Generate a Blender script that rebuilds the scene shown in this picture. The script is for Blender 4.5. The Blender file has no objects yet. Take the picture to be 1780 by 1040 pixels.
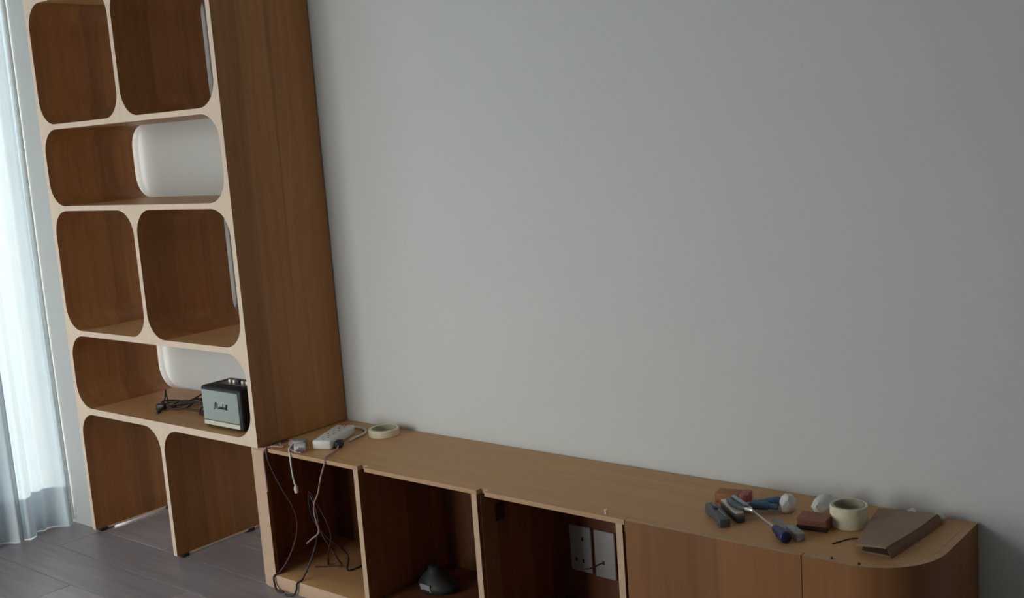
import bpy, bmesh, math, random
from mathutils import Vector, Matrix
random.seed(7)
PI = math.pi
sc = bpy.context.scene
COL = sc.collection

# ------------------------------------------------------------------ camera
cam_d = bpy.data.cameras.new('camera')
cam = bpy.data.objects.new('camera', cam_d)
COL.objects.link(cam)
cam_d.sensor_width = 36.0
cam_d.lens = 36.0 * 1960.56 / 1780.0
cam_d.clip_start = 0.05
yaw, pitch, roll = 0.7001, -0.1523, -0.0726
fwd = Vector((-math.sin(yaw) * math.cos(pitch), math.cos(yaw) * math.cos(pitch), math.sin(pitch)))
r0 = Vector((math.cos(yaw), math.sin(yaw), 0.0))
u0 = r0.cross(fwd)
rt = math.cos(roll) * r0 + math.sin(roll) * u0
up = -math.sin(roll) * r0 + math.cos(roll) * u0
M = Matrix((rt, up, -fwd)).transposed().to_4x4()
M.translation = Vector((3.0239, -2.6256, 1.5012))
cam.matrix_world = M
sc.camera = cam

# ------------------------------------------------------------------ sky, exposure
world = bpy.data.worlds.new('sky')
sc.world = world
world.use_nodes = True
wn, wl = world.node_tree.nodes, world.node_tree.links
wn.clear()
SKY_STRENGTH = 7.6
tc = wn.new('ShaderNodeTexCoord')
sx = wn.new('ShaderNodeSeparateXYZ')
wl.new(tc.outputs['Generated'], sx.inputs[0])
rmp = wn.new('ShaderNodeValToRGB')
mr = wn.new('ShaderNodeMapRange')
mr.inputs['From Min'].default_value = -0.3
mr.inputs['From Max'].default_value = 0.9
wl.new(sx.outputs['Z'], mr.inputs['Value'])
wl.new(mr.outputs[0], rmp.inputs[0])
e = rmp.color_ramp.elements
e[0].position = 0.0;  e[0].color = (0.42, 0.44, 0.44, 1)
e[1].position = 1.0;  e[1].color = (0.88, 0.93, 0.96, 1)
m_ = rmp.color_ramp.elements.new(0.30); m_.color = (0.98, 0.97, 0.95, 1)
bg = wn.new('ShaderNodeBackground')
bg.inputs['Strength'].default_value = SKY_STRENGTH
wo = wn.new('ShaderNodeOutputWorld')
wl.new(rmp.outputs[0], bg.inputs['Color'])
wl.new(bg.outputs[0], wo.inputs[0])

def portal(name, loc, rot, sx_, sy_):
    l = bpy.data.lights.new(name, 'AREA')
    l.shape = 'RECTANGLE'; l.size = sx_; l.size_y = sy_
    l.cycles.is_portal = True
    o = bpy.data.objects.new(name, l); COL.objects.link(o)
    o.location = loc; o.rotation_euler = rot
    return o
# the two window openings let the sky in (portals only guide sampling)
portal('window_portal', (-1.56, -1.72, 1.31), (0, -PI / 2, 0), 2.62, 3.4)

portal('window_portal', (-0.5, -4.04, 1.25), (PI / 2, 0, 0), 1.4, 2.3)
sc.view_settings.view_transform = 'Standard'
sc.view_settings.look = 'None'
sc.view_settings.gamma = 1.0
sc.view_settings.use_curve_mapping = False
sc.view_settings.exposure = 0.34
sc.cycles.max_bounces = 12
sc.cycles.diffuse_bounces = 8
sc.cycles.transparent_max_bounces = 12

# ------------------------------------------------------------------ materials
def new_mat(name):
    m = bpy.data.materials.new(name); m.use_nodes = True
    return m, m.node_tree.nodes, m.node_tree.links, m.node_tree.nodes['Principled BSDF']

def plain(name, col, rough=0.5, metal=0.0, var=0.06, scale=40.0, bump=0.0):
    m, n, l, b = new_mat(name)
    t = n.new('ShaderNodeTexCoord'); no = n.new('ShaderNodeTexNoise')
    no.inputs['Scale'].default_value = scale; no.inputs['Detail'].default_value = 3
    l.new(t.outputs['Object'], no.inputs['Vector'])
    cr = n.new('ShaderNodeValToRGB')
    cr.color_ramp.elements[0].position = 0.3; cr.color_ramp.elements[1].position = 0.7
    cr.color_ramp.elements[0].color = tuple(c * (1 - var) for c in col) + (1,)
    cr.color_ramp.elements[1].color = tuple(min(1, c * (1 + var)) for c in col) + (1,)
    l.new(no.outputs['Fac'], cr.inputs[0]); l.new(cr.outputs[0], b.inputs['Base Color'])
    b.inputs['Roughness'].default_value = rough; b.inputs['Metallic'].default_value = metal
    if bump:
        bp = n.new('ShaderNodeBump'); bp.inputs['Strength'].default_value = bump; bp.inputs['Distance'].default_value = 0.002
        l.new(no.outputs['Fac'], bp.inputs['Height']); l.new(bp.outputs[0], b.inputs['Normal'])
    return m

def wood(name, c0, c1, axis='Z', rough=0.5, stave=0.0, knot=None):
    """long-grain wood: noise stretched along the grain axis, optional glued staves across it"""
    m, n, l, b = new_mat(name)
    t = n.new('ShaderNodeTexCoord'); mp = n.new('ShaderNodeMapping')
    s = {'X': (1.2, 22, 22), 'Y': (22, 1.2, 22), 'Z': (22, 22, 1.2)}[axis]
    mp.inputs['Scale'].default_value = s
    l.new(t.outputs['Object'], mp.inputs[0])
    no = n.new('ShaderNodeTexNoise'); no.inputs['Scale'].default_value = 1.6
    no.inputs['Detail'].default_value = 6; no.inputs['Roughness'].default_value = 0.6; no.inputs['Distortion'].default_value = 0.4
    l.new(mp.outputs[0], no.inputs['Vector'])
    cr = n.new('ShaderNodeValToRGB')
    cr.color_ramp.elements[0].position = 0.28; cr.color_ramp.elements[1].position = 0.72
    cr.color_ramp.elements[0].color = c0 + (1,); cr.color_ramp.elements[1].color = c1 + (1,)
    l.new(no.outputs['Fac'], cr.inputs[0])
    out = cr.outputs[0]
    if stave:
        mp2 = n.new('ShaderNodeMapping')
        k = 1.0 / stave
        mp2.inputs['Scale'].default_value = {'X': (0.02, k, k), 'Y': (k, 0.02, k), 'Z': (k, k, 0.02)}[axis]
        l.new(t.outputs['Object'], mp2.inputs[0])
        vo = n.new('ShaderNodeTexVoronoi'); vo.inputs['Scale'].default_value = 1.0
        l.new(mp2.outputs[0], vo.inputs['Vector'])
        sp = n.new('ShaderNodeSeparateColor'); l.new(vo.outputs['Color'], sp.inputs[0])
        mx = n.new('ShaderNodeMix'); mx.data_type = 'RGBA'; mx.blend_type = 'MULTIPLY'
        mx.inputs[0].default_value = 1.0
        r2 = n.new('ShaderNodeMapRange'); r2.inputs['To Min'].default_value = 0.80; r2.inputs['To Max'].default_value = 1.10
        l.new(sp.outputs[0], r2.inputs['Value'])
        l.new(out, mx.inputs[6]); l.new(r2.outputs[0], mx.inputs[7]); out = mx.outputs[2]
    if knot:
        d = n.new('ShaderNodeVectorMath'); d.operation = 'SUBTRACT'; d.inputs[1].default_value = knot
        l.new(t.outputs['Object'], d.inputs[0])
        d2 = n.new('ShaderNodeVectorMath'); d2.operation = 'MULTIPLY'; d2.inputs[1].default_value = (20, 55, 20)
        l.new(d.outputs[0], d2.inputs[0])
        ln = n.new('ShaderNodeVectorMath'); ln.operation = 'LENGTH'; l.new(d2.outputs[0], ln.inputs[0])
        kr = n.new('ShaderNodeValToRGB'); kr.color_ramp.elements[0].position = 0.35; kr.color_ramp.elements[1].position = 1.0
        kr.color_ramp.elements[0].color = (0.45, 0.35, 0.3, 1); kr.color_ramp.elements[1].color = (1, 1, 1, 1)
        l.new(ln.outputs['Value'], kr.inputs[0])
        mk = n.new('ShaderNodeMix'); mk.data_type = 'RGBA'; mk.blend_type = 'MULTIPLY'; mk.inputs[0].default_value = 1.0
        l.new(out, mk.inputs[6]); l.new(kr.outputs[0], mk.inputs[7]); out = mk.outputs[2]
    l.new(out, b.inputs['Base Color'])
    b.inputs['Roughness'].default_value = rough; b.inputs['Specular IOR Level'].default_value = 0.3
    bp = n.new('ShaderNodeBump'); bp.inputs['Strength'].default_value = 0.08; bp.inputs['Distance'].default_value = 0.001
    l.new(no.outputs['Fac'], bp.inputs['Height']); l.new(bp.outputs[0], b.inputs['Normal'])
    return m

WA, WB = (0.29, 0.118, 0.038), (0.39, 0.170, 0.058)
wood_v = wood('oak_vertical', WA, WB, 'Z', 0.5, stave=0.11)
wood_side = wood('oak_side_lightened', (0.36, 0.155, 0.052), (0.46, 0.215, 0.078), 'Z', 0.5, stave=0.12)  # right side panel lightened in colour in place of more bounce light
wood_inner = wood('shaded_inner_board', (0.21, 0.072, 0.024), (0.28, 0.105, 0.036), 'Z', 0.55, stave=0.12)  # inner faces darkened in colour to deepen the compartments' shade
wood_back = wood('shaded_back_board', (0.11, 0.034, 0.013), (0.16, 0.055, 0.02), 'Z', 0.6)  # compartment shade put into the colour of the back board
wood_knot = wood('oak_vertical_with_stain', WA, WB, 'Z', 0.5, stave=0.11, knot=(-1.124, -0.15, 1.46))
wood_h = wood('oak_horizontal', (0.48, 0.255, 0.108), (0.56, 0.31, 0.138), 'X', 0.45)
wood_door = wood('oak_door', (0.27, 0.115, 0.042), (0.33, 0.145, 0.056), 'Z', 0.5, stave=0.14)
edge = wood('pale_edge_wood', (0.74, 0.56, 0.435), (0.79, 0.61, 0.475), 'Z', 0.55)
edge2 = wood('mid_edge_wood', (0.56, 0.37, 0.25), (0.62, 0.42, 0.29), 'X', 0.55)
edge3 = wood('brown_edge_wood', (0.46, 0.27, 0.15), (0.54, 0.33, 0.19), 'X', 0.5)
white_wall = plain('white_wall_paint', (0.68, 0.68, 0.665), 0.85, var=0.01, scale=3.0)
ceil_m = plain('white_ceiling_paint', (0.80, 0.80, 0.79), 0.9, var=0.01, scale=3.0)
white_frame = plain('white_window_frame', (0.78, 0.79, 0.78), 0.4, var=0.01)
subfloor = plain('dark_subfloor', (0.03, 0.027, 0.025), 0.9)
plate_m = plain('shaded_white_plastic', (0.33, 0.30, 0.30), 0.5, var=0.03)  # white socket plates, greyed to carry the shade inside the cabinet
white_pl = plain('white_plastic', (0.66, 0.64, 0.62), 0.4, var=0.03)
grey_pl = plain('grey_plastic', (0.28, 0.28, 0.28), 0.45)
black_pl = plain('black_plastic', (0.018, 0.02, 0.021), 0.45)
black_vinyl = plain('black_textured_vinyl', (0.014, 0.018, 0.018), 0.55, scale=400, var=0.3, bump=0.3)
grille_m = plain('grey_green_grille_cloth', (0.34, 0.38, 0.35), 0.8, scale=500, var=0.15, bump=0.3)
brass = plain('pale_brass', (0.80, 0.76, 0.62), 0.35, metal=0.35, var=0.03)
black_cable = plain('black_cable', (0.02, 0.016, 0.016), 0.5)
brown_cable = plain('dark_brown_cable', (0.06, 0.028, 0.024), 0.5)
maroon_cable = plain('maroon_cable', (0.06, 0.018, 0.018), 0.5)
pink_cable = plain('pinkish_cable', (0.42, 0.24, 0.22), 0.5)
white_cable = plain('white_cable', (0.62, 0.60, 0.58), 0.45)
cream_tape = plain('cream_masking_tape', (0.76, 0.68, 0.50), 0.7, scale=90)
tape_core = plain('cardboard_core', (0.40, 0.36, 0.28), 0.8)
steel = plain('steel', (0.62, 0.60, 0.58), 0.3, metal=0.9)
dark_steel = plain('dark_steel', (0.22, 0.22, 0.24), 0.35, metal=0.7)
charcoal = plain('charcoal_plastic', (0.075, 0.08, 0.095), 0.45)
navy = plain('navy_plastic', (0.015, 0.018, 0.08), 0.4)
blue_grip = plain('blue_grip', (0.05, 0.12, 0.20), 0.5)
paper = plain('white_paper', (0.70, 0.70, 0.68), 0.8, scale=60)
plastic_film = plain('pale_plastic_film', (0.62, 0.64, 0.60), 0.35)
orange_wood = wood('orange_brown_wood', (0.26, 0.10, 0.035), (0.36, 0.15, 0.05), 'X', 0.5)
red_pl = plain('dull_red_plastic', (0.33, 0.08, 0.06), 0.5)
red_brown = plain('red_brown_cardboard', (0.26, 0.10, 0.06), 0.7)
card = plain('brown_cardboard', (0.30, 0.20, 0.135), 0.85, scale=25, var=0.08)
card_dark = plain('brown_cardboard_inside', (0.24, 0.14, 0.085), 0.85)
hinge_m = plain('dark_hinge_metal', (0.03, 0.018, 0.014), 0.5)

plank_mats = []
for i, k in enumerate((0.88, 1.0, 1.1)):
    plank_mats.append(wood('grey_laminate_%s' % 'abc'[i], (0.275 * k, 0.232 * k, 0.240 * k), (0.375 * k, 0.325 * k, 0.335 * k), 'X', 0.34))

def curtain_mat():
    m, n, l, b = new_mat('sheer_white_curtain')
    n.remove(b)
    t = n.new('ShaderNodeTexCoord'); mp = n.new('ShaderNodeMapping'); mp.inputs['Scale'].default_value = (60, 60, 6)
    l.new(t.outputs['Object'], mp.inputs[0])
    no = n.new('ShaderNodeTexNoise'); no.inputs['Scale'].default_value = 2.0; l.new(mp.outputs[0], no.inputs['Vector'])
    cr = n.new('ShaderNodeValToRGB')
    cr.color_ramp.elements[0].color = (0.68, 0.75, 0.79, 1); cr.color_ramp.elements[1].color = (0.76, 0.82, 0.86, 1)
    l.new(no.outputs['Fac'], cr.inputs[0])
    tr = n.new('ShaderNodeBsdfTranslucent'); df = n.new('ShaderNodeBsdfDiffuse'); tp = n.new('ShaderNodeBsdfTransparent')
    l.new(cr.outputs[0], tr.inputs[0]); l.new(cr.outputs[0], df.inputs[0])
    m1 = n.new('ShaderNodeMixShader'); m1.inputs[0].default_value = 0.845
    l.new(tr.outputs[0], m1.inputs[1]); l.new(df.outputs[0], m1.inputs[2])
    m2 = n.new('ShaderNodeMixShader'); m2.inputs[0].default_value = 0.05
    l.new(m1.outputs[0], m2.inputs[1]); l.new(tp.outputs[0], m2.inputs[2])
    l.new(m2.outputs[0], n['Material Output'].inputs[0])
    return m
curtain_m = curtain_mat()

def glass_mat():
    m, n, l, b = new_mat('clear_window_glass')
    n.remove(b)
    tp = n.new('ShaderNodeBsdfTransparent'); tp.inputs[0].default_value = (0.96, 0.98, 0.97, 1)
    gl = n.new('ShaderNodeBsdfGlossy'); gl.inputs['Roughness'].default_value = 0.02
    fr = n.new('ShaderNodeFresnel'); fr.inputs[0].default_value = 1.3
    mx = n.new('ShaderNodeMixShader')
    l.new(fr.outputs[0], mx.inputs[0]); l.new(tp.outputs[0], mx.inputs[1]); l.new(gl.outputs[0], mx.inputs[2])
    l.new(mx.outputs[0], n['Material Output'].inputs[0])
    return m
glass_m = glass_mat()

# ------------------------------------------------------------------ mesh helpers
def root_loc(p):
    v = Vector((0, 0, 0))
    while p is not None:
        v += p.location; p = p.parent
    return v

def obj(name, bm, mats, parent=None, smooth=False, angle=35):
    """link the bmesh (world coordinates) as one mesh object"""
    if not isinstance(mats, (list, tuple)): mats = [mats]
    off = root_loc(parent)
    bmesh.ops.translate(bm, verts=bm.verts, vec=-off)
    bmesh.ops.recalc_face_normals(bm, faces=bm.faces)
    me = bpy.data.meshes.new(name)
    bm.to_mesh(me); bm.free()
    for m in mats: me.materials.append(m)
    if smooth:
        for p in me.polygons: p.use_smooth = True
        me.set_sharp_from_angle(angle=math.radians(angle))
    o = bpy.data.objects.new(name, me); COL.objects.link(o)
    o.parent = parent
    return o

def thing(name, label, cat, loc=(0, 0, 0), group=None):
    o = bpy.data.objects.new(name, None); COL.objects.link(o)
    o.empty_display_size = 0.05
    o.location = loc; o['label'] = label; o['category'] = cat
    if group: o['group'] = group
    return o

def tag(o, label, cat, group=None):
    o['label'] = label; o['category'] = cat
    if group: o['group'] = group
    return o

def struct(o):
    o['kind'] = 'structure'; return o

def bx(bm, x0, x1, y0, y1, z0, z1):
    vs = [bm.verts.new(c) for c in ((x0, y0, z0), (x1, y0, z0), (x1, y1, z0), (x0, y1, z0), (x0, y0, z1), (x1, y0, z1), (x1, y1, z1), (x0, y1, z1))]
    fs = [bm.faces.new([vs[i] for i in f]) for f in ((0, 3, 2, 1), (4, 5, 6, 7), (0, 1, 5, 4), (1, 2, 6, 5), (2, 3, 7, 6), (3, 0, 4, 7))]
    return vs, fs

def box(x0, x1, y0, y1, z0, z1, bev=0.0, seg=2):
    bm = bmesh.new(); bx(bm, x0, x1, y0, y1, z0, z1)
    if bev: bmesh.ops.bevel(bm, geom=bm.edges[:], offset=bev, segments=seg, profile=0.5, affect='EDGES')
    return bm

def prism(pts, a, b, plane='XY', bev=0.0):
    """extrude a polygon: XY -> along z, XZ -> along y, YZ -> along x"""
    f = {'XY': lambda p, t: (p[0], p[1], t), 'XZ': lambda p, t: (p[0], t, p[1]), 'YZ': lambda p, t: (t, p[0], p[1])}[plane]
    bm = bmesh.new()
    v0 = [bm.verts.new(f(p, a)) for p in pts]; v1 = [bm.verts.new(f(p, b)) for p in pts]
    n = len(pts)
    bm.faces.new(v0); bm.faces.new(v1[::-1])
    for i in range(n):
        bm.faces.new((v0[i], v1[i], v1[(i + 1) % n], v0[(i + 1) % n]))
    if bev:
        bmesh.ops.recalc_face_normals(bm, faces=bm.faces)
        es = [e_ for e_ in bm.edges if len(e_.link_faces) == 2 and e_.calc_face_angle(0) > 0.7]
        bmesh.ops.bevel(bm, geom=es, offset=bev, segments=2, profile=0.5, affect='EDGES')
    return bm

def smooth_path(pts, sub=6):
    P = [Vector(p) for p in pts]; out = []
    for i in range(len(P) - 1):
        p0 = P[max(i - 1, 0)]; p1 = P[i]; p2 = P[i + 1]; p3 = P[min(i + 2, len(P) - 1)]
        for k in range(sub):
            t = k / sub
            out.append(0.5 * ((2 * p1) + (p2 - p0) * t + (2 * p0 - 5 * p1 + 4 * p2 - p3) * t * t + (3 * p1 - p0 - 3 * p2 + p3) * t ** 3))
    out.append(P[-1]); return out

def tube(bm, pts, r, seg=8, sub=6, radii=None):
    path = smooth_path(pts, sub) if sub > 1 else [Vector(p) for p in pts]
    rings = []; prev = None
    for i, p in enumerate(path):
        d = (path[min(i + 1, len(path) - 1)] - path[max(i - 1, 0)])
        if d.length < 1e-9: d = Vector((0, 0, 1))
        d.normalize()
        if prev is None:
            a = d.orthogonal().normalized()
        else:
            a = (prev - d * prev.dot(d))
            a = a.normalized() if a.length > 1e-6 else d.orthogonal().normalized()
        prev = a; b = d.cross(a)
        rr = r if radii is None else radii[min(int(i / max(1, sub)), len(radii) - 1)]
        rings.append([bm.verts.new(p + rr * (math.cos(2 * PI * k / seg) * a + math.sin(2 * PI * k / seg) * b)) for k in range(seg)])
    for A, B in zip(rings, rings[1:]):
        for k in range(seg):
            bm.faces.new((A[k], A[(k + 1) % seg], B[(k + 1) % seg], B[k]))
    bm.faces.new(rings[0][::-1]); bm.faces.new(rings[-1])
    return bm

def tube_obj(name, pts, r, mat, parent=None, seg=8, sub=6, radii=None):
    return obj(name, tube(bmesh.new(), pts, r, seg, sub, radii), mat, parent, smooth=True, angle=60)

def lathe(prof, c, seg=40, bm=None):
    """revolve (r, z) profile about the vertical through c; closed profile"""
    bm = bm or bmesh.new(); rings = []
    for k in range(seg):
        a = 2 * PI * k / seg
        rings.append([bm.verts.new((c[0] + r * math.cos(a), c[1] + r * math.sin(a), c[2] + z)) for r, z in prof])
    n = len(prof)
    for k in range(seg):
        A, B = rings[k], rings[(k + 1) % seg]
        for i in range(n):
            j = (i + 1) % n
            bm.faces.new((A[i], B[i], B[j], A[j]))
    return bm

def xform(bm, loc, rz=0.0, rx=0.0, ry=0.0):
    mt = Matrix.Translation(loc) @ Matrix.Rotation(rz, 4, 'Z') @ Matrix.Rotation(ry, 4, 'Y') @ Matrix.Rotation(rx, 4, 'X')
    bmesh.ops.transform(bm, matrix=mt, verts=bm.verts)
    return bm

def edge_faces(o, idx=1, axis=1, sign=-1, thr=0.9):
    for p in o.data.polygons:
        if p.normal[axis] * sign > thr: p.material_index = idx
    return o

# ------------------------------------------------------------------ the room
X_L, X_R, Y_F, Z_C = -1.262, 5.6, -3.9, 2.78
X_OUT = -1.55                      # outer face of the left wall
WY0, WY1, WZ1 = -3.4, -0.04, 2.62  # window opening in the left wall

struct(obj('wall_back', box(X_OUT, X_R + 0.15, 0.0, 0.15, -0.05, Z_C + 0.1), white_wall))
struct(obj('wall_right', box(X_R, X_R + 0.15, Y_F, 0.0, -0.05, Z_C + 0.1), white_wall))
FX0, FX1, FZ0, FZ1 = -1.2, 0.2, 0.10, 2.40   # window opening in the front wall, behind the camera
bm = bmesh.new()
bx(bm, X_OUT, FX0, Y_F - 0.15, Y_F, -0.05, Z_C + 0.1); bx(bm, FX1, X_R + 0.15, Y_F - 0.15, Y_F, -0.05, Z_C + 0.1)
bx(bm, FX0, FX1, Y_F - 0.15, Y_F, -0.05, FZ0); bx(bm, FX0, FX1, Y_F - 0.15, Y_F, FZ1, Z_C + 0.1)
struct(obj('wall_front', bm, white_wall))
struct(obj('ceiling', box(X_OUT, X_R, Y_F, 0.0, Z_C, Z_C + 0.1), ceil_m))
bm = bmesh.new()
bx(bm, X_OUT, X_L, Y_F, WY0, -0.05, Z_C)
bx(bm, X_OUT, X_L, WY0, WY1, WZ1, Z_C)
bx(bm, X_OUT, X_L, WY1, 0.0, -0.05, Z_C)
struct(obj('wall_left', bm, white_wall))
# slim pier beside the bookcase, its white toned down to pale grey
struct(obj('trim_1', box(X_OUT + 0.12, -1.160, -0.376, -0.300, 0.0, WZ1, 0.002), plain('pale_grey_post', (0.50, 0.505, 0.495), 0.8, var=0.01, scale=3.0)))

# window: frame rails, mullions and panes
win = struct(bpy.data.objects.new('window_1', None)); COL.objects.link(win); win.location = (X_OUT + 0.05, (WY0 + WY1) / 2, 0)
fx0, fx1 = X_OUT + 0.02, X_OUT + 0.08
obj('bottom_rail', box(fx0, fx1, WY0, WY1, 0.0, 0.08, 0.003), white_frame, win)
obj('top_rail', box(fx0, fx1, WY0, WY1, WZ1 - 0.07, WZ1, 0.003), white_frame, win)
muls = [WY0, -2.36, -1.36, -0.36, WY1 - 0.012]
for y in muls:
    obj('mullion', box(fx0, fx1, y, min(y + 0.06, WY1), 0.08, WZ1 - 0.07, 0.003), white_frame, win)
for a, b in zip(muls, muls[1:]):
    obj('pane', box(X_OUT + 0.045, X_OUT + 0.051, a + 0.06, b, 0.08, WZ1 - 0.07), glass_m, win)

win2 = struct(bpy.data.objects.new('window_2', None)); COL.objects.link(win2); win2.location = ((FX0 + FX1) / 2, Y_F - 0.08, FZ0)
gy0, gy1 = Y_F - 0.11, Y_F - 0.05
obj('bottom_rail', box(FX0, FX1, gy0, gy1, FZ0, FZ0 + 0.07, 0.003), white_frame, win2)
obj('top_rail', box(FX0, FX1, gy0, gy1, FZ1 - 0.07, FZ1, 0.003), white_frame, win2)
m2 = [FX0, FX0 + 0.67, FX1 - 0.06]
for x in m2:
    obj('mullion', box(x, x + 0.06, gy0, gy1, FZ0 + 0.07, FZ1 - 0.07, 0.003), white_frame, win2)
for a, b in zip(m2, m2[1:]):
    obj('pane', box(a + 0.06, b, Y_F - 0.083, Y_F - 0.077, FZ0 + 0.07, FZ1 - 0.07), glass_m, win2)

# floor: boards laid along the wall
fl = struct(obj('floor', box(X_OUT, X_R, Y_F, 0.0, -0.05, -0.009), subfloor))
PW, PL = 0.187, 1.285
def plank_mesh(w, l_, m):
    b_ = box(0, l_ - 0.0016, 0, w - 0.0016, -0.010, 0.0, 0.0012, 1)
    me = bpy.data.meshes.new('plank'); bmesh.ops.recalc_face_normals(b_, faces=b_.faces); b_.to_mesh(b_ and me); b_.free(); me.materials.append(m); return me
pl_cache = {}
y = 0.0; row = 0
while y > Y_F + 0.01:
    w = min(PW, y - Y_F)
    x = X_OUT - (row * 0.43) % PL
    while x < X_R - 0.01:
        x0 = max(x, X_OUT); x1 = min(x + PL, X_R)
        if x1 - x0 > 0.02:
            k = (round(w, 4), round(x1 - x0, 4), random.randrange(3))
            if k not in pl_cache: pl_cache[k] = plank_mesh(w, x1 - x0, plank_mats[k[2]])
            o = bpy.data.objects.new('plank', pl_cache[k]); COL.objects.link(o); o.parent = fl
            o.location = (x0, y - w, 0)
        x += PL
    y -= PW; row += 1

# ------------------------------------------------------------------ bookcase
W, D, T, GAP = 1.1456, 0.403, 0.0215, 0.014
YF, YB = -D, -0.030
SH = [(0.5012, 0.5257), (0.8157, 0.8365), (1.3018, 1.3204), (1.6100, 1.6292), (2.076, 2.096)]
ZTOP = 2.42
bk = thing('bookcase', 'tall pale-edged brown wooden bookcase with rounded open cells beside the curtain', 'bookcase', (-W / 2, (YF + YB) / 2, 0))
def bpanel(name, x0, x1, z0, z1, mat, label=None, yb=YB):
    o = obj(name, box(x0, x1, YF, yb, z0, z1), [mat, edge], bk)
    edge_faces(o); 
    if label: o['label'] = label
    return o
lp = bpanel('side_panel', -W, -W + T, 0.012, ZTOP, wood_knot)
rp = bpanel('side_panel', -T, 0.0, 0.5012, ZTOP, wood_side, None, -0.006)
for a, b in SH:
    bpanel('shelf', -W + T, -T, a, b, wood_h)
bpanel('top_panel', -W + T, -T, ZTOP - T, ZTOP, wood_h)
DX = 0.585
def divider(z0, z1, x):
    return bpanel('divider', x, x + T, z0, z1, wood_v)
divider(SH[3][1], SH[4][0], -DX)
divider(SH[1][1], SH[2][0], -DX)
d5 = bpanel('divider', -0.581, -0.581 + T, 0.012, SH[0][0], wood_v, None, -0.005)
# feet, and pale strips painted in for the light under the upright boards
for xx in (-W, -0.581):
    for yy in (YF + 0.02, YB - 0.05):
        obj('foot', box(xx + 0.002, xx + T + 0.006, yy, yy + 0.03, 0.0, 0.0125, 0.002, 1), black_pl, bk)
    o = obj('gap_light_strip', box(xx + T - 0.001, xx + T + 0.0025, YF + 0.055, YB, 0.006, 0.013), edge, bk)
# rounded corner fillets running the depth of each cell
R = 0.092
def fillet(x, z, sx_, sz_, r=R):
    pts = [(x, z)]
    cx_, cz_ = x + sx_ * r, z + sz_ * r
    for k in range(13):
        a = k / 12 * PI / 2
        pts.append((cx_ - sx_ * r * math.sin(a), cz_ - sz_ * r * math.cos(a)))
    o = obj('corner_fillet', prism(pts, YF, YB, 'XZ'), [wood_v, edge], bk, smooth=True, angle=30)
    return edge_faces(o)
def cell(x0, x1, z0, z1, corners='abcd', r=R):
    if 'a' in corners: fillet(x0, z0, 1, 1, r)
    if 'b' in corners: fillet(x1, z0, -1, 1, r)
    if 'c' in corners: fillet(x0, z1, 1, -1, r)
    if 'd' in corners: fillet(x1, z1, -1, -1, r)
xl, xr_ = -W + T, -T
cell(xl, -0.581, 0.02, SH[0][0], 'cd')
cell(-0.581 + T, xr_, 0.02, SH[0][0], 'c')
cell(xl, xr_, SH[0][1], SH[1][0])
cell(xl, -DX, SH[1][1], SH[2][0]); cell(-DX + T, xr_, SH[1][1], SH[2][0])
cell(xl, xr_, SH[2][1], SH[3][0])
cell(xl, -DX, SH[3][1], SH[4][0]); cell(-DX + T, xr_, SH[3][1], SH[4][0])
cell(xl, xr_, SH[4][1], ZTOP - T)

# ------------------------------------------------------------------ low cabinet
H, C, TB = 0.499, 0.385, 0.013
XE = 2.2
E1, E2, E3, ED = 0.444, 0.933, 1.425, 1.452
XDR = 1.93
XLE = -0.112
CAB_E = 1
CB = -0.006
cb = thing('low_cabinet', 'long low brown wooden cabinet with rounded ends along the white wall', 'cabinet', (1.0, -C / 2, 0))
def end_outline(r, xe, yf, n=12):
    """front line runs to xe - r, rounds the corner, then back to the wall"""
    return [(xe - r + r * math.sin(k / n * PI / 2), yf + r - r * math.cos(k / n * PI / 2)) for k in range(n + 1)]
def left_outline(r, xe, yf, n=8):
    return [(xe + r - r * math.cos(k / n * PI / 2), yf + r - r * math.sin(k / n * PI / 2)) for k in range(n + 1)]
RE, RL = 0.165, 0.075
NW, ND = 0.030, 0.020
def top_outline():
    pts = [(XLE, CB)] + left_outline(RL, XLE, -C)
    for ex in (E1, E2):
        pts += [(ex + 0.021, -C), (ex + 0.021, -C + ND), (ex + 0.021 + NW, -C + ND), (ex + 0.021 + NW, -C)]
    # right of the last divider the door and the bent panel rise in front of the top
    pts += [(ED - 0.001, -C), (ED - 0.001, -C + 0.0195)]
    return pts + end_outline(RE - 0.0185, XE - 0.0195, -C + 0.0195, 16) + [(XE - 0.0195, CB)]
bm = prism(top_outline(), H - TB, H, 'XY')
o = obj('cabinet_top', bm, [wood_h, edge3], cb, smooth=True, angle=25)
for p in o.data.polygons:
    c_ = p.center + cb.location
    if abs(p.normal.z) < 0.5 and c_.y < -0.1: p.material_index = 1
# bottom board
bm = prism([(XLE, CB)] + left_outline(RL, XLE, -C) + end_outline(RE, XE, -C) + [(XE, CB)], 0.0, 0.048, 'XY', 0.0015)
o = obj('bottom_board', bm, [wood_h, edge2], cb, smooth=True, angle=25)
edge_faces(o, 1, 2, -1, 2)
for p in o.data.polygons:
    if abs(p.normal.z) < 0.5: p.material_index = 1
# bent left end panel with a pale rounded front corner
outer = [(-0.001, -C)] + left_outline(RL, XLE, -C)[::-1] + [(XLE, CB)]
inner = [(XLE + 0.016, CB)] + left_outline(RL - 0.016, XLE + 0.016, -C + 0.016) + [(-0.001, -C + 0.016)]
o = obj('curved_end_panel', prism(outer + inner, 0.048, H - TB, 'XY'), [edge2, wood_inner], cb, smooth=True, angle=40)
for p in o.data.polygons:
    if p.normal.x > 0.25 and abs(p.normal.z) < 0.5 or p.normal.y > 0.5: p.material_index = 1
o['label'] = 'narrow pale rounded end panel'
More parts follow.
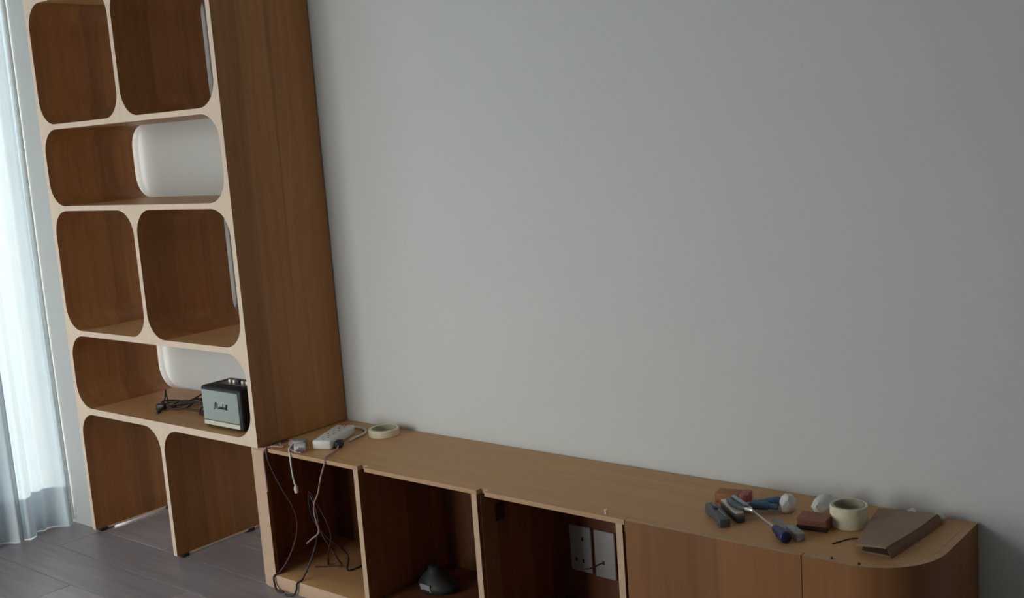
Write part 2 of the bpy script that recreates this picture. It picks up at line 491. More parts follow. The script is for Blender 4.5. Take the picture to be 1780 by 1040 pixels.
# bent right end panel
rx0 = XDR + 0.002
outer = [(rx0, -C)] + end_outline(RE, XE - 0.001, -C, 16) + [(XE - 0.001, CB)]
inner = [(XE - 0.019, CB)] + end_outline(RE - 0.018, XE - 0.019, -C + 0.018, 16)[::-1] + [(rx0, -C + 0.018)]
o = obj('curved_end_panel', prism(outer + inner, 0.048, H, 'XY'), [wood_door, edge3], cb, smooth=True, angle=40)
for p in o.data.polygons:
    if p.normal.z > 0.5: p.material_index = 1
# dividers
for i, ex in enumerate((E1, E2, E3)):
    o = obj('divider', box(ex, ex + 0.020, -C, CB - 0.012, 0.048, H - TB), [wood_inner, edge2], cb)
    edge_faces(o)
obj('filler_strip', box(E2 + 0.020, E2 + 0.024, -C + 0.012, -C + 0.075, 0.048, H - TB, 0.001, 1), wood_door, cb)
hp = obj('hinge_plate', box(E2 + 0.020, E2 + 0.028, -0.315, -0.275, 0.385, 0.432, 0.003), hinge_m, cb)
hp['label'] = 'small dark hinge plate'
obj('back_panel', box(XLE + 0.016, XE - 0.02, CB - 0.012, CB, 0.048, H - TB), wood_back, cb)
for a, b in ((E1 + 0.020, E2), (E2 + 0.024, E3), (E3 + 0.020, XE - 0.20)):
    obj('dark_floor_sheet', box(a + 0.0005, b - 0.0005, -C + 0.022, CB - 0.0125, 0.048, 0.051), wood_back, cb)  # added thin sheets that darken the bottom board
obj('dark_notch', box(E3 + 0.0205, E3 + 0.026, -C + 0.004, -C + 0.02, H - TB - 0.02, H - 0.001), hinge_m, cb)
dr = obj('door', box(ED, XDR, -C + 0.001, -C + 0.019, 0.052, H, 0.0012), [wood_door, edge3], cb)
for p in dr.data.polygons:
    if p.normal.z > 0.5: p.material_index = 1

# ------------------------------------------------------------------ curtain
ct = thing('curtain', 'sheer white floor-length curtain hanging in folds at the window', 'curtain', (-1.345, -1.85, 0.0))
def cx_at(y, z):
    a = -1.347 + 0.030 * math.cos(2 * PI * (y + 0.393) / 0.19 + 0.35 * math.sin(7 * y)) + 0.011 * math.sin(88 * y + 1.0 + 0.5 * z) + 0.006 * math.sin(147 * y)
    return a + 0.006 * math.sin(9 * y + 2.2 * z) 
def curtain_sheet(z0, z1, nz, off=0.0, y0=-3.3, y1=-0.388, ny=900):
    b_ = bmesh.new(); g = []
    for i in range(ny + 1):
        yy = y1 + (y0 - y1) * i / ny
        g.append([b_.verts.new((cx_at(yy, z) + off, yy, z)) for z in [z0 + (z1 - z0) * j / nz for j in range(nz + 1)]])
    for i in range(ny):
        for j in range(nz):
            b_.faces.new((g[i][j], g[i + 1][j], g[i + 1][j + 1], g[i][j + 1]))
    return b_
cc = obj('curtain_cloth', curtain_sheet(0.004, 2.60, 14), curtain_m, ct, smooth=True, angle=80)
obj('hem', curtain_sheet(0.0035, 0.17, 2, -0.0025), curtain_m, cc, smooth=True, angle=80)
obj('overlap_fold', curtain_sheet(0.004, 2.60, 14, 0.014, -1.5, -0.605, 280), curtain_m, cc, smooth=True, angle=80)
b_ = bmesh.new(); tube(b_, [(cx_at(-0.388, z) + 0.004, -0.392, z) for z in (0.024, 0.6, 1.2, 1.9, 2.59)], 0.011, 10, 5)
obj('side_hem', b_, plain('side_hem_highlight', (0.86, 0.90, 0.90), 0.9), cc, smooth=True, angle=80)  # fold edge's highlight put into a whiter, opaque colour
obj('curtain_track', box(-1.37, -1.32, -3.35, -0.39, 2.60, 2.62, 0.002), white_frame, ct)

# ------------------------------------------------------------------ speaker on the bookcase shelf
ZS = SH[0][1]
sp = thing('speaker', 'black box loudspeaker with pale grille on the lower bookcase shelf', 'speaker', (-0.235, -0.29, ZS))
SX0, SX1, SY0, SY1, SZ0, SZ1 = -0.353, -0.124, -0.362, -0.225, ZS + 0.004, ZS + 0.150
bm = box(SX0, SX1, SY0, SY1, SZ0, SZ1, 0.011, 4)
obj('cabinet_body', bm, black_vinyl, sp, smooth=True, angle=30)
gr_ = obj('grille', box(SX0 + 0.012, SX1 - 0.012, SY0 - 0.004, SY0 + 0.004, SZ0 + 0.026, SZ1 - 0.012, 0.003), grille_m, sp, smooth=True, angle=30)
obj('brass_strip', box(SX0 + 0.012, SX1 - 0.012, SY0 - 0.005, SY0 + 0.004, SZ0 + 0.008, SZ0 + 0.024, 0.002), brass, sp)
for xx in (SX0 + 0.03, SX1 - 0.03):
    for yy in (SY0 + 0.03, SY1 - 0.03):
        obj('foot', lathe([(0.001, 0), (0.008, 0), (0.009, 0.006), (0.001, 0.006)], (xx, yy, ZS), 14), black_pl, sp)
tp_ = obj('control_plate', box(SX0 + 0.05, SX1 - 0.035, SY0 + 0.05, SY1 - 0.03, SZ1 - 0.001, SZ1 + 0.002, 0.001, 1), dark_steel, sp)
for k in range(5):
    xx = SX0 + 0.075 + k * 0.024
    kb = obj('knob', lathe([(0.0005, 0), (0.0075, 0), (0.007, 0.009), (0.0005, 0.010)], (xx, (SY0 + SY1) / 2 + 0.01, SZ1 + 0.002), 18), [brass, black_pl][k in (2,)], tp_, smooth=True)
# script lettering on the grille, drawn as thin raised strokes
def script_strokes():
    S_ = []
    S_.append([(-.052, -.012), (-.047, -.014), (-.040, .016), (-.037, .018), (-.036, -.010), (-.026, .016), (-.024, .017), (-.024, -.008), (-.020, -.011), (-.016, -.006)])   # M
    S_.append([(-.008, .000), (-.013, .001), (-.014, -.008), (-.010, -.010), (-.007, .000), (-.007, -.009), (-.004, -.008)])                                                # a
    S_.append([(-.004, -.008), (-.001, .001), (.001, -.001), (.002, -.010)])                                                                                            # r
    S_.append([(.004, -.008), (.008, .001), (.010, -.006), (.006, -.010)])                                                                                              # s
    S_.append([(.012, -.010), (.016, .013), (.018, .014), (.014, -.010), (.018, -.001), (.020, -.002), (.021, -.010)])                                                  # h
    S_.append([(.029, -.001), (.024, .000), (.024, -.009), (.028, -.009), (.030, -.001), (.030, -.010), (.033, -.008)])                                                 # a
    S_.append([(.033, -.008), (.039, .014), (.041, .013), (.036, -.009), (.040, -.010)])                                                                                # l
    S_.append([(.040, -.010), (.047, .015), (.049, .013), (.043, -.010), (.050, -.010)])                                                                                # l
    return S_
bm = bmesh.new()
gx, gz, gy = (SX0 + SX1) / 2 + 0.004, SZ0 + 0.079, SY0 - 0.0045
for s_ in script_strokes():
    tube(bm, [(gx + a * 0.78, gy, gz + b * 0.72) for a, b in s_], 0.0011, 6, 4)
lg = obj('script_lettering', bm, black_pl, gr_, smooth=True)
lg['label'] = 'small black script lettering on the grille'

# cables lying on the shelf left of the speaker
def wig(c, n, a, b, ph, z=ZS + 0.004, dz=0.02, turns=2.6):
    return [(c[0] + (a * (0.6 + 0.4 * math.cos(1.7 * t + ph))) * math.cos(t + ph), c[1] + b * math.sin(t * 1.12 + ph), z + dz * (0.5 + 0.5 * math.sin(2.3 * t + ph * 2))) for t in [2 * PI * turns * k / n for k in range(n + 1)]]
cab1 = thing('power_cable', 'dark brown tangled cable on the shelf left of the loudspeaker', 'cable', (-0.68, -0.19, ZS))
tube_obj('cord', wig((-0.66, -0.20, 0), 30, 0.125, 0.075, 0.4, turns=3.2) + [(-0.50, -0.23, ZS + 0.004), (-0.42, -0.20, ZS + 0.02), (-0.36, -0.21, ZS + 0.05)], 0.0036, brown_cable, cab1)
b_ = box(-0.018, 0.018, -0.013, 0.013, 0, 0.022, 0.004)
obj('plug', xform(b_, (-0.735, -0.285, ZS + 0.001), 0.5), black_pl, cab1, smooth=True)
cab2 = thing('audio_lead', 'thin black lead standing in an upright loop at the left of the cable tangle', 'cable', (-0.78, -0.2, ZS))
tube_obj('cord', [(-0.705, -0.31, ZS + 0.003), (-0.72, -0.29, ZS + 0.012), (-0.735, -0.265, ZS + 0.04), (-0.755, -0.245, ZS + 0.065), (-0.765, -0.24, ZS + 0.058), (-0.74, -0.25, ZS + 0.03), (-0.70, -0.27, ZS + 0.018), (-0.64, -0.22, ZS + 0.03), (-0.60, -0.17, ZS + 0.055), (-0.57, -0.18, ZS + 0.03), (-0.55, -0.24, ZS + 0.006), (-0.49, -0.27, ZS + 0.004), (-0.42, -0.215, ZS + 0.006), (-0.36, -0.205, ZS + 0.02)], 0.0030, black_cable, cab2)
tube_obj('plug_tip', [(-0.705, -0.312, ZS + 0.0055), (-0.69, -0.335, ZS + 0.0055)], 0.0055, black_pl, cab2, sub=1)

# ------------------------------------------------------------------ things at the left end of the cabinet top
ex = thing('extension_lead', 'white power extension block lying at the foot of the bookcase side', 'power strip', (0.12, -0.16, H))
ang = math.atan2(0.175, -0.076)
def exl(bm_): return xform(bm_, (0.178, -0.222, H), ang)
hs = obj('housing', exl(box(-0.098, 0.098, -0.034, 0.034, 0.0, 0.032, 0.007, 3)), white_pl, ex, smooth=True)
for k in range(4):
    for (dx, dy, wx, wy) in ((-0.012, 0, 0.004, 0.007), (0.008, 0.010, 0.007, 0.0035), (0.008, -0.010, 0.007, 0.0035)):
        cx0 = -0.070 + 0.042 * k + dx
        obj('socket_hole', exl(box(cx0 - wx / 2, cx0 + wx / 2, dy - wy / 2, dy + wy / 2, 0.0315, 0.0325)), black_pl, hs)
obj('rocker_switch', exl(box(0.076, 0.090, -0.010, 0.010, 0.031, 0.036, 0.002)), red_pl, ex)
tube_obj('lead', [(0.135, -0.140, H + 0.016), (0.130, -0.100, H + 0.012), (0.145, -0.075, H + 0.005), (0.190, -0.090, H + 0.005), (0.218, -0.130, H + 0.005), (0.222, -0.175, H + 0.005), (0.235, -0.205, H + 0.005)], 0.0042, white_cable, ex)

def plug(loc, rz, mat, lab, name='plug'):
    t = thing(name, lab, 'plug', loc)
    pb = obj('plug_body', xform(prism([(-0.022, -0.017), (0.016, -0.019), (0.024, -0.008), (0.024, 0.008), (0.016, 0.019), (-0.022, 0.017)], 0, 0.022, 'XY', 0.003), loc, rz), mat, t, smooth=True)
    for dy in (-0.009, 0.009):
        obj('pin', xform(box(-0.036, -0.020, dy - 0.003, dy + 0.003, 0.008, 0.013), loc, rz), steel, pb)
    obj('pin', xform(box(-0.038, -0.020, -0.003, 0.003, 0.014, 0.018), loc, rz), steel, pb)
    return t
p1 = plug((0.155, -0.352, H), 2.4, white_pl, 'white plug nearest the front edge in front of the extension block')
p2 = plug((0.110, -0.312, H), 0.6, grey_pl, 'grey plug wedged between bookcase side and white extension block')
# white lead with a pale connector, hanging over the front edge
hw = thing('white_charging_cable', 'white cable hanging over the cabinet front with a pale end connector', 'cable', (0.15, -C, H))
tube_obj('cord', [(0.095, -0.33, H + 0.012), (0.108, -0.350, H + 0.010), (0.122, -0.370, H + 0.005), (0.150, -C - 0.006, H - 0.010), (0.155, -C - 0.009, H - 0.05), (0.160, -C - 0.008, H - 0.09), (0.168, -C - 0.008, H - 0.108)], 0.0030, white_cable, hw)
obj('connector', lathe([(0.0005, -0.011), (0.006, -0.011), (0.0075, 0.0), (0.006, 0.011), (0.0005, 0.011)], (0.168, -C - 0.009, H - 0.117), 16), white_pl, hw, smooth=True)
# loose pinkish leads spread on the left corner
pk = thing('pink_wire', 'thin pinkish wire strewn over the left front corner of the cabinet top', 'cable', (0.05, -0.34, H))
tube_obj('cord', [(0.012, -C - 0.006, 0.35), (0.010, -C - 0.007, 0.43), (0.014, -C - 0.006, H - 0.008), (0.035, -C + 0.012, H + 0.005), (0.075, -0.355, H + 0.004), (0.03, -0.335, H + 0.004), (0.015, -0.30, H + 0.004), (0.06, -0.295, H + 0.004), (0.10, -0.355, H + 0.004), (0.14, -C + 0.015, H + 0.004), (0.19, -C + 0.01, H + 0.004)], 0.0030, pink_cable, pk)
# dark cord from the extension block down into the first compartment
dk = thing('hanging_power_cable', 'pinkish cord with black plug hanging over the front edge right of the white cable', 'cable', (0.25, -C, H))
tube_obj('cord', [(0.250, -0.268, H + 0.012), (0.268, -0.290, H + 0.005), (0.285, -0.325, H + 0.004), (0.305, -C + 0.012, H + 0.004), (0.318, -C - 0.006, H - 0.012), (0.295, -C - 0.008, H - 0.06), (0.272, -C - 0.006, H - 0.115), (0.245, -C - 0.004, H - 0.155), (0.232, -C + 0.004, H - 0.20), (0.225, -C + 0.02, H - 0.26), (0.17, -C + 0.03, H - 0.30), (0.12, -C + 0.05, H - 0.33)], 0.0028, pink_cable, dk)
obj('plug', xform(prism([(-0.020, -0.013), (0.018, -0.011), (0.018, 0.011), (-0.020, 0.013)], 0, 0.020, 'XY', 0.003), (0.247, -0.262, H + 0.002), -0.9), black_pl, dk, smooth=True)
# two dark cords that drop through the compartment and over the bottom board
c1 = thing('maroon_cable', 'maroon cord hanging in the first compartment and over its bottom board at far left', 'cable', (0.03, -0.33, 0.048))
tube_obj('cord', [(0.03, -0.30, H + 0.010), (0.02, -0.345, H + 0.008), (0.022, -C + 0.006, H + 0.004), (0.028, -C - 0.006, H - 0.014), (0.036, -C - 0.002, 0.44), (0.055, -C + 0.02, 0.36), (0.075, -C + 0.05, 0.27), (0.055, -C + 0.06, 0.18), (0.03, -C + 0.035, 0.10), (0.003, -C + 0.014, 0.056), (-0.004, -C - 0.006, 0.046), (-0.003, -C - 0.008, 0.02), (0.018, -C - 0.016, 0.004), (0.05, -C - 0.014, 0.004)], 0.0036, maroon_cable, c1)
c2 = thing('black_power_cable', 'black cord looping inside the first compartment and over its bottom board edge', 'cable', (0.12, -0.33, 0.048))
tube_obj('cord', [(0.21, -0.18, 0.0525), (0.195, -0.235, 0.0525), (0.16, -0.20, 0.09), (0.11, -0.25, 0.17), (0.10, -0.29, 0.26), (0.13, -0.31, 0.33), (0.16, -0.31, 0.25), (0.14, -0.32, 0.15), (0.12, -C + 0.02, 0.058), (0.118, -C - 0.006, 0.047), (0.113, -C - 0.008, 0.025), (0.10, -C - 0.014, 0.004), (0.07, -C - 0.025, 0.004)], 0.0034, black_cable, c2)
c3 = thing('red_wire', 'thin dull red wire coiled against the left of the first compartment', 'cable', (0.12, -0.25, 0.048))
tube_obj('cord', [(0.05, -0.20, 0.0515), (0.09, -0.23, 0.0515), (0.13, -0.26, 0.10), (0.18, -0.28, 0.20), (0.15, -0.30, 0.30), (0.10, -0.29, 0.33), (0.09, -0.28, 0.25), (0.13, -0.27, 0.17), (0.17, -0.25, 0.09), (0.14, -0.22, 0.0515), (0.07, -0.27, 0.0515)], 0.0028, maroon_cable, c3)

# tape rolls
def tape_roll(c, r, ri, h, label, tone):
    t = thing('tape_roll', label, 'tape', c)
    obj('tape', lathe([(ri + 0.004, 0.001), (r - 0.0015, 0), (r, 0.0015), (r, h - 0.0015), (r - 0.0015, h), (ri + 0.004, h - 0.001)], c, 48), tone, t, smooth=True, angle=30)
    obj('core', lathe([(ri, 0.0), (ri + 0.004, 0.0), (ri + 0.004, h), (ri, h)], c, 40), tape_core, t, smooth=True, angle=30)
    return t
tape_roll((0.277, -0.087, H), 0.052, 0.038, 0.024, 'cream tape roll lying flat beside the bookcase at the back of the cabinet', cream_tape)
tape_roll((1.947, -0.157, H), 0.044, 0.034, 0.052, 'tall cream tape roll standing left of the folded cardboard', cream_tape)

# ------------------------------------------------------------------ inside the cabinet
def wall_socket(x0, x1, z0, z1, label, holes):
    t = thing('wall_socket', label, 'socket', ((x0 + x1) / 2, CB - 0.012, z0))
    yb = CB - 0.012
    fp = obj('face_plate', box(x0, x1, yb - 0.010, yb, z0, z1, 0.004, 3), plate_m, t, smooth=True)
    for hx, hz in holes:
        obj('socket_hole', box(hx - 0.004, hx + 0.004, yb - 0.0106, yb - 0.009, hz - 0.006, hz + 0.006), black_pl, fp)
    return t
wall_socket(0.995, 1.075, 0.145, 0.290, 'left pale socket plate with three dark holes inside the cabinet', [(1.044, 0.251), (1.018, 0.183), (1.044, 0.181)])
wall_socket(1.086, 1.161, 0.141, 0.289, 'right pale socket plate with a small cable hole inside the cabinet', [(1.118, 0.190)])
tw = tag(tube_obj('thin_black_wire', [(1.050, CB - 0.024, 0.158), (1.066, CB - 0.025, 0.162), (1.085, CB - 0.025, 0.172), (1.102, CB - 0.025, 0.183), (1.118, CB - 0.023, 0.190)], 0.0018, black_cable), 'thin black wire crossing between the two pale socket plates', 'wire')

# soft black pouch standing in the middle compartment
bgp = thing('black_pouch', 'black pouch with a grey patch slumped in the second cabinet compartment', 'bag', (0.56, -0.19, 0.051))
bm = bmesh.new(); rings = []
for k, (z, wx, wy, ox) in enumerate([(0.0, 0.085, 0.055, 0.0), (0.012, 0.092, 0.062, 0.0), (0.03, 0.088, 0.060, -0.002), (0.05, 0.074, 0.052, -0.006), (0.068, 0.055, 0.042, -0.010), (0.085, 0.034, 0.030, -0.012), (0.098, 0.022, 0.022, -0.014), (0.108, 0.026, 0.016, -0.016)]):
    rings.append([bm.verts.new((0.578 + ox + 0.78 * wx * math.cos(a) * (1 + 0.06 * math.sin(3 * a + k)), -0.19 + 0.85 * wy * math.sin(a) * (1 + 0.08 * math.cos(4 * a + 2 * k)), 0.0512 + 0.70 * z)) for a in [2 * PI * i / 20 for i in range(20)]])
for A, B in zip(rings, rings[1:]):
    for i in range(20): bm.faces.new((A[i], A[(i + 1) % 20], B[(i + 1) % 20], B[i]))
bm.faces.new(rings[0][::-1]); bm.faces.new(rings[-1])
obj('pouch_body', bm, black_vinyl, bgp, smooth=True, angle=70)
pt = obj('patch', xform(box(-0.022, 0.022, -0.003, 0.003, -0.014, 0.014, 0.002), (0.569, -0.239, 0.070), 0.0, 0.25), grey_pl, bgp, smooth=True)

# little white wall plug on the front edge of the top
t = thing('wall_plug', 'tiny white plastic wall plug standing on the front edge of the cabinet top', 'plug', (1.388, -0.372, H))
obj('shank', lathe([(0.0005, 0), (0.003, 0), (0.0036, 0.010), (0.0005, 0.010)], (1.388, -0.372, H), 12), white_pl, t)
obj('collar', lathe([(0.0005, 0.010), (0.005, 0.010), (0.005, 0.013), (0.0005, 0.013)], (1.388, -0.372, H), 12), white_pl, t)

# ------------------------------------------------------------------ tools on the right half of the top
before = set(COL.objects)
def knife(p0, p1, label, body, w=0.026, h=0.020):
    d = Vector(p1) - Vector(p0); L_ = d.length; rz = math.atan2(d.y, d.x)
    t = thing('utility_knife', label, 'knife', (p0[0], p0[1], H))
    pts = [(0, -w * 0.30), (0.018, -w * 0.5), (L_ * 0.55, -w * 0.42), (L_, -w * 0.5), (L_, w * 0.35), (L_ * 0.5, w * 0.5), (0.018, w * 0.5), (0, w * 0.25)]
    f = lambda b: xform(b, (p0[0], p0[1], H), rz)
    obj('handle', f(prism(pts, 0.0, h, 'XY', 0.004)), body, t, smooth=True)
    obj('slider', f(box(L_ * 0.32, L_ * 0.45, -0.005, 0.005, h - 0.002, h + 0.004, 0.002)), black_pl, t)
    obj('blade', f(prism([(-0.022, 0.002), (0.004, -0.007), (0.004, 0.007), (-0.014, 0.007)], h * 0.45, h * 0.45 + 0.0012, 'XY')), steel, t)
    obj('rail', f(box(0.012, L_ * 0.9, 0.002, 0.006, h - 0.001, h + 0.0015)), dark_steel, t)
    return t
knife((1.592, -0.200, 0), (1.690, -0.290, 0), 'charcoal utility knife leftmost of the tools near the front', charcoal, 0.032, 0.022)
# second, paler bar: a folded grey scraper
t = thing('scraper', 'grey metal scraper lying between the charcoal knife and the pliers', 'scraper', (1.66, -0.19, H))
f = lambda b: xform(b, (1.618, -0.168, H), math.atan2(-0.075, 0.085))
obj('blade', f(prism([(0.0, -0.010), (0.10, -0.013), (0.112, -0.010), (0.112, 0.010), (0.10, 0.013), (0.0, 0.010)], 0.018, 0.024, 'XY', 0.001)), steel, t)
obj('handle', f(box(0.0, 0.118, -0.012, 0.012, 0.0, 0.018, 0.004)), charcoal, t, smooth=True)
# wooden block with red end
t = thing('sanding_block', 'small orange-brown wooden block with red end behind the charcoal knife', 'block', (1.61, -0.10, H))
f = lambda b: xform(b, (1.612, -0.113, H), 0.20)
obj('wood_block', f(box(-0.042, 0.022, -0.024, 0.024, 0, 0.026, 0.004)), orange_wood, t, smooth=True)
obj('red_end', f(box(0.022, 0.046, -0.024, 0.024, 0, 0.028, 0.004)), red_pl, t, smooth=True)
# pliers with blue grips
t = thing('pliers', 'steel pliers with blue handle grips in the middle of the tool heap', 'pliers', (1.71, -0.15, H))
pz = H + 0.012
tube_obj('grip', [(1.775, -0.105, pz + 0.012), (1.745, -0.118, pz + 0.012), (1.715, -0.140, pz + 0.008), (1.690, -0.155, pz + 0.006)], 0.0105, blue_grip, t, radii=[0.008, 0.0115, 0.0105, 0.008])
tube_obj('grip', [(1.755, -0.145, pz + 0.006), (1.728, -0.150, pz + 0.006), (1.705, -0.157, pz + 0.005), (1.685, -0.163, pz + 0.004)], 0.0105, blue_grip, t, radii=[0.008, 0.0115, 0.0105, 0.008])
obj('jaw', xform(prism([(0.0, -0.012), (0.030, -0.006), (0.052, -0.003), (0.052, 0.003), (0.030, 0.008), (0.0, 0.012)], 0, 0.014, 'XY', 0.002), (1.690, -0.158, H + 0.006), PI + 0.25), steel, t, smooth=True)
obj('pivot', lathe([(0.0005, 0), (0.008, 0), (0.007, 0.018), (0.0005, 0.019)], (1.684, -0.160, H + 0.004), 16), dark_steel, t, smooth=True)
# second pair: combination cutter with pale grey-blue handles
t = thing('wire_cutters', 'small grey-blue wire cutters lying across the front of the blue pliers', 'cutters', (1.69, -0.19, H))
tube_obj('grip', [(1.640, -0.158, H + 0.030), (1.662, -0.178, H + 0.032), (1.690, -0.198, H + 0.030), (1.708, -0.208, H + 0.028)], 0.006, plain('grey_blue_grip', (0.25, 0.32, 0.36), 0.45), t, radii=[0.006, 0.007, 0.007, 0.005])
tube_obj('grip', [(1.632, -0.172, H + 0.028), (1.655, -0.195, H + 0.030), (1.685, -0.212, H + 0.029), (1.706, -0.212, H + 0.028)], 0.006, charcoal, t, radii=[0.006, 0.007, 0.007, 0.005])
obj('jaw', xform(prism([(0.0, -0.010), (0.026, -0.002), (0.026, 0.002), (0.0, 0.010)], 0, 0.010, 'XY', 0.002), (1.706, -0.211, H + 0.022), -0.55), steel, t, smooth=True)

def crumple(name, c, s, mat, label, cat, seed, amp=0.35):
    rnd = random.Random(seed)
    b = bmesh.new(); bmesh.ops.create_icosphere(b, subdivisions=3, radius=1.0)
    dirs = [Vector((rnd.uniform(-1, 1), rnd.uniform(-1, 1), rnd.uniform(-1, 1))).normalized() for _ in range(16)]
    for v in b.verts:
        n = v.co.normalized(); k = 1.0
        for i, d in enumerate(dirs):
            k -= amp * 0.5 * max(0, n.dot(d) - 0.72) * (2 if i % 2 else 1)
            k += amp * 0.12 * abs(math.sin(5 * n.dot(d) + i))
        v.co = Vector((n.x * s[0] * k, n.y * s[1] * k, n.z * s[2] * k))
    zmin = min(v.co.z for v in b.verts)
    for v in b.verts: v.co.z = max(v.co.z, zmin + 0.25 * s[2])
    zmin = min(v.co.z for v in b.verts)
    for v in b.verts: v.co += Vector((c[0], c[1], c[2] - zmin))
    return tag(obj(name, b, mat, None, smooth=True, angle=28), label, cat)
crumple('paper_wad', (1.768, -0.118, H), (0.014, 0.018, 0.019), paper, 'crumpled white paper wad right behind the blue pliers', 'paper', 3)
crumple('plastic_wrap', (1.850, -0.085, H), (0.020, 0.030, 0.018), plastic_film, 'crumpled pale plastic wrap behind the red-brown box and tape', 'wrapper', 9)

# screwdriver, tip resting on the pliers
t = thing('screwdriver', 'screwdriver with bright shaft and navy handle pointing at the front edge', 'screwdriver', (1.80, -0.26, H))
sd0, sd1, sd2 = Vector((1.716, -0.205, H + 0.020)), Vector((1.815, -0.278, H + 0.016)), Vector((1.862, -0.318, H + 0.0155))
tube_obj('shaft', [sd0, sd1], 0.0034, steel, t, sub=1)
dd = (sd2 - sd1)
tube_obj('handle', [sd1 - dd * 0.05, sd1 + dd * 0.12, sd1 + dd * 0.45, sd1 + dd * 0.8, sd2], 0.014, navy, t, seg=10, sub=4, radii=[0.009, 0.011, 0.014, 0.0145, 0.012])
tube_obj('ferrule', [sd1 - dd * 0.13, sd1 - dd * 0.04], 0.006, plain('pale_blue_plastic', (0.30, 0.34, 0.48), 0.4), t, sub=1)
# wood chisel / grey file beside it
t = thing('flat_file', 'flat grey file with dark grey handle right beside the screwdriver', 'file', (1.83, -0.24, H))
f = lambda b: xform(b, (1.765, -0.185, H), math.atan2(-0.10, 0.115))
obj('blade', f(prism([(0.0, -0.008), (0.09, -0.011), (0.09, 0.011), (0.0, 0.008)], 0.001, 0.006, 'XY', 0.0008)), plain('dull_steel', (0.30, 0.29, 0.26), 0.5, metal=0.5), t)
obj('handle', f(prism([(0.09, -0.007), (0.10, -0.012), (0.150, -0.013), (0.158, -0.008), (0.158, 0.008), (0.150, 0.013), (0.10, 0.012), (0.09, 0.007)], 0.0, 0.020, 'XY', 0.004)), grey_pl, t, smooth=True)
# red-brown box
t = thing('small_box', 'small red-brown cardboard box just left of the tall tape roll', 'box', (1.875, -0.20, H))
f = lambda b: xform(b, (1.872, -0.188, H), 0.15)
obj('carton', f(box(-0.036, 0.036, -0.026, 0.026, 0, 0.030, 0.002)), red_brown, t)
obj('flap', f(prism([(-0.036, -0.0262), (0.036, -0.0262), (0.034, -0.034), (-0.034, -0.034)], 0.027, 0.0285, 'XY')), red_brown, t)
obj('dark_stripe', f(box(-0.0365, 0.0365, -0.0268, -0.020, 0.001, 0.012)), plain('dark_maroon_band', (0.05, 0.012, 0.012), 0.7), t)  # dark band along the lower front of the carton

# folded cardboard: top sheet, folded side flap and lower sheet
t = thing('cardboard_piece', 'brown folded cardboard sheet lying on the rounded right end of the cabinet', 'cardboard', (2.06, -0.17, H))
TH = 0.004
top = [(2.016, -0.290), (2.088, -0.296), (2.112, -0.040), (1.968, -0.042)]
bm = bmesh.new()
zt = [H + 0.020, H + 0.026, H + 0.026, H + 0.020]
N_ = 10
def lerp(a, b, t_): return a + (b - a) * t_
grid = []
for i in range(N_ + 1):
    rowv = []
    for j in range(5):
        u, v = i / N_, j / 4
        x_ = lerp(lerp(top[0][0], top[1][0], v), lerp(top[3][0], top[2][0], v), u)
        y_ = lerp(lerp(top[0][1], top[1][1], v), lerp(top[3][1], top[2][1], v), u)
        z_ = lerp(lerp(zt[0], zt[1], v), lerp(zt[3], zt[2], v), u) + 0.0025 * math.sin(5 * u + 2 * v)
        rowv.append((x_, y_, z_))
    grid.append(rowv)
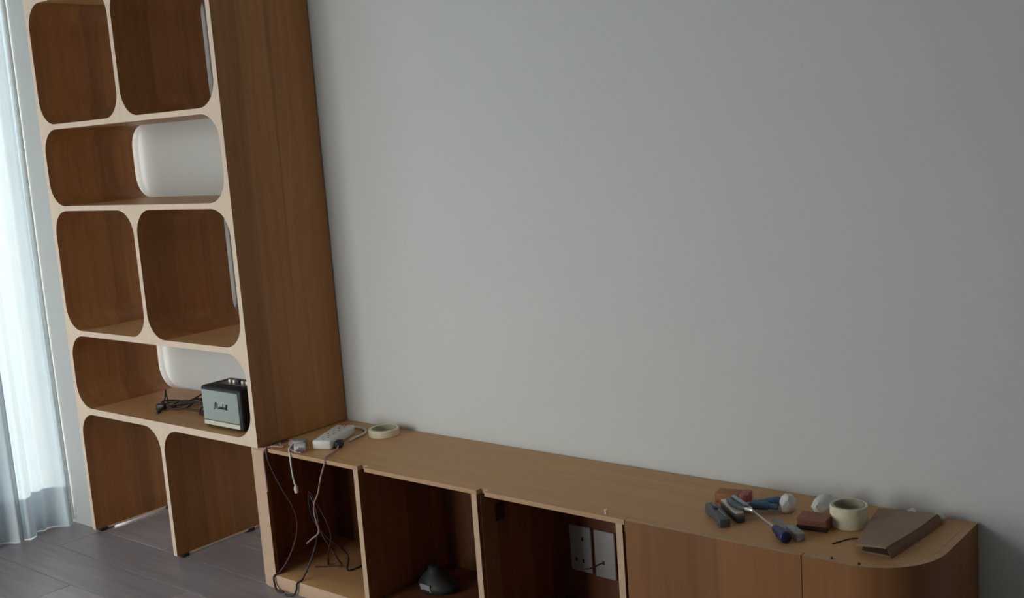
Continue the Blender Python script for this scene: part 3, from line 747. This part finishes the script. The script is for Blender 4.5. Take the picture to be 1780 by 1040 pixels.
def sheet(grid, th):
    b = bmesh.new(); n, m = len(grid), len(grid[0])
    A = [[b.verts.new(p) for p in r] for r in grid]; B = [[b.verts.new((p[0], p[1], p[2] - th)) for p in r] for r in grid]
    for i in range(n - 1):
        for j in range(m - 1):
            b.faces.new((A[i][j], A[i + 1][j], A[i + 1][j + 1], A[i][j + 1])); b.faces.new((B[i][j], B[i][j + 1], B[i + 1][j + 1], B[i + 1][j]))
    for i in range(n - 1):
        b.faces.new((A[i][0], B[i][0], B[i + 1][0], A[i + 1][0])); b.faces.new((A[i][m - 1], A[i + 1][m - 1], B[i + 1][m - 1], B[i][m - 1]))
    for j in range(m - 1):
        b.faces.new((A[0][j], A[0][j + 1], B[0][j + 1], B[0][j])); b.faces.new((A[n - 1][j], B[n - 1][j], B[n - 1][j + 1], A[n - 1][j + 1]))
    return b
obj('top_sheet', sheet(grid, TH), card, t)
flap = [[(2.090 + 0.024 * u, -0.294 + 0.256 * u, H + 0.0255), (2.096 + 0.024 * u, -0.292 + 0.256 * u, H + 0.012), (2.098 + 0.024 * u, -0.290 + 0.256 * u, H + 0.0035)] for u in (0, 0.25, 0.5, 0.75, 1.0)]
obj('side_flap', sheet(flap, 0.003), card_dark, t)
low = [(2.026, -0.280), (2.092, -0.282), (2.114, -0.038), (1.972, -0.040)]
obj('lower_sheet', prism(low, H, H + 0.004, 'XY'), card_dark, t)
obj('fold_spacer', prism([(2.03, -0.20), (2.075, -0.20), (2.08, -0.06), (1.99, -0.06)], H + 0.004, H + 0.015, 'XY'), card_dark, t)

# thin dark cable tie between tape roll and cardboard
tag(tube_obj('cable_tie', [(1.952, -0.268, H + 0.0015), (1.962, -0.245, H + 0.0015), (1.974, -0.222, H + 0.002), (1.990, -0.214, H + 0.0035)], 0.0015, hinge_m, None, seg=6), 'thin dark cable tie lying in front of the tall tape roll', 'cable tie')
# torn paper scraps at the back by the wall
crumple('paper_scrap', (2.045, -0.018, H), (0.010, 0.008, 0.009), paper, 'torn white paper scrap by the wall behind the cardboard, nearer the tape roll', 'paper', 21)
crumple('paper_scrap', (2.108, -0.016, H), (0.012, 0.007, 0.008), paper, 'torn white paper scrap by the wall behind the cardboard, farther right', 'paper', 22)
for o_ in set(COL.objects) - before:
    if o_.parent is None: o_.location.x += 0.012; o_.location.y -= 0.022
# crumbs of filler near the curved front edge
for i, (x_, y_, lb) in enumerate(((1.998, -0.372, 'tiny dark crumb on the cabinet edge nearest the door seam'), (2.062, -0.374, 'tiny dark crumb on the rounded cabinet edge below the cardboard corner'))):
    crumple('crumb', (x_, y_, H), (0.0022, 0.002, 0.0022), hinge_m, lb, 'crumb', 40 + i)
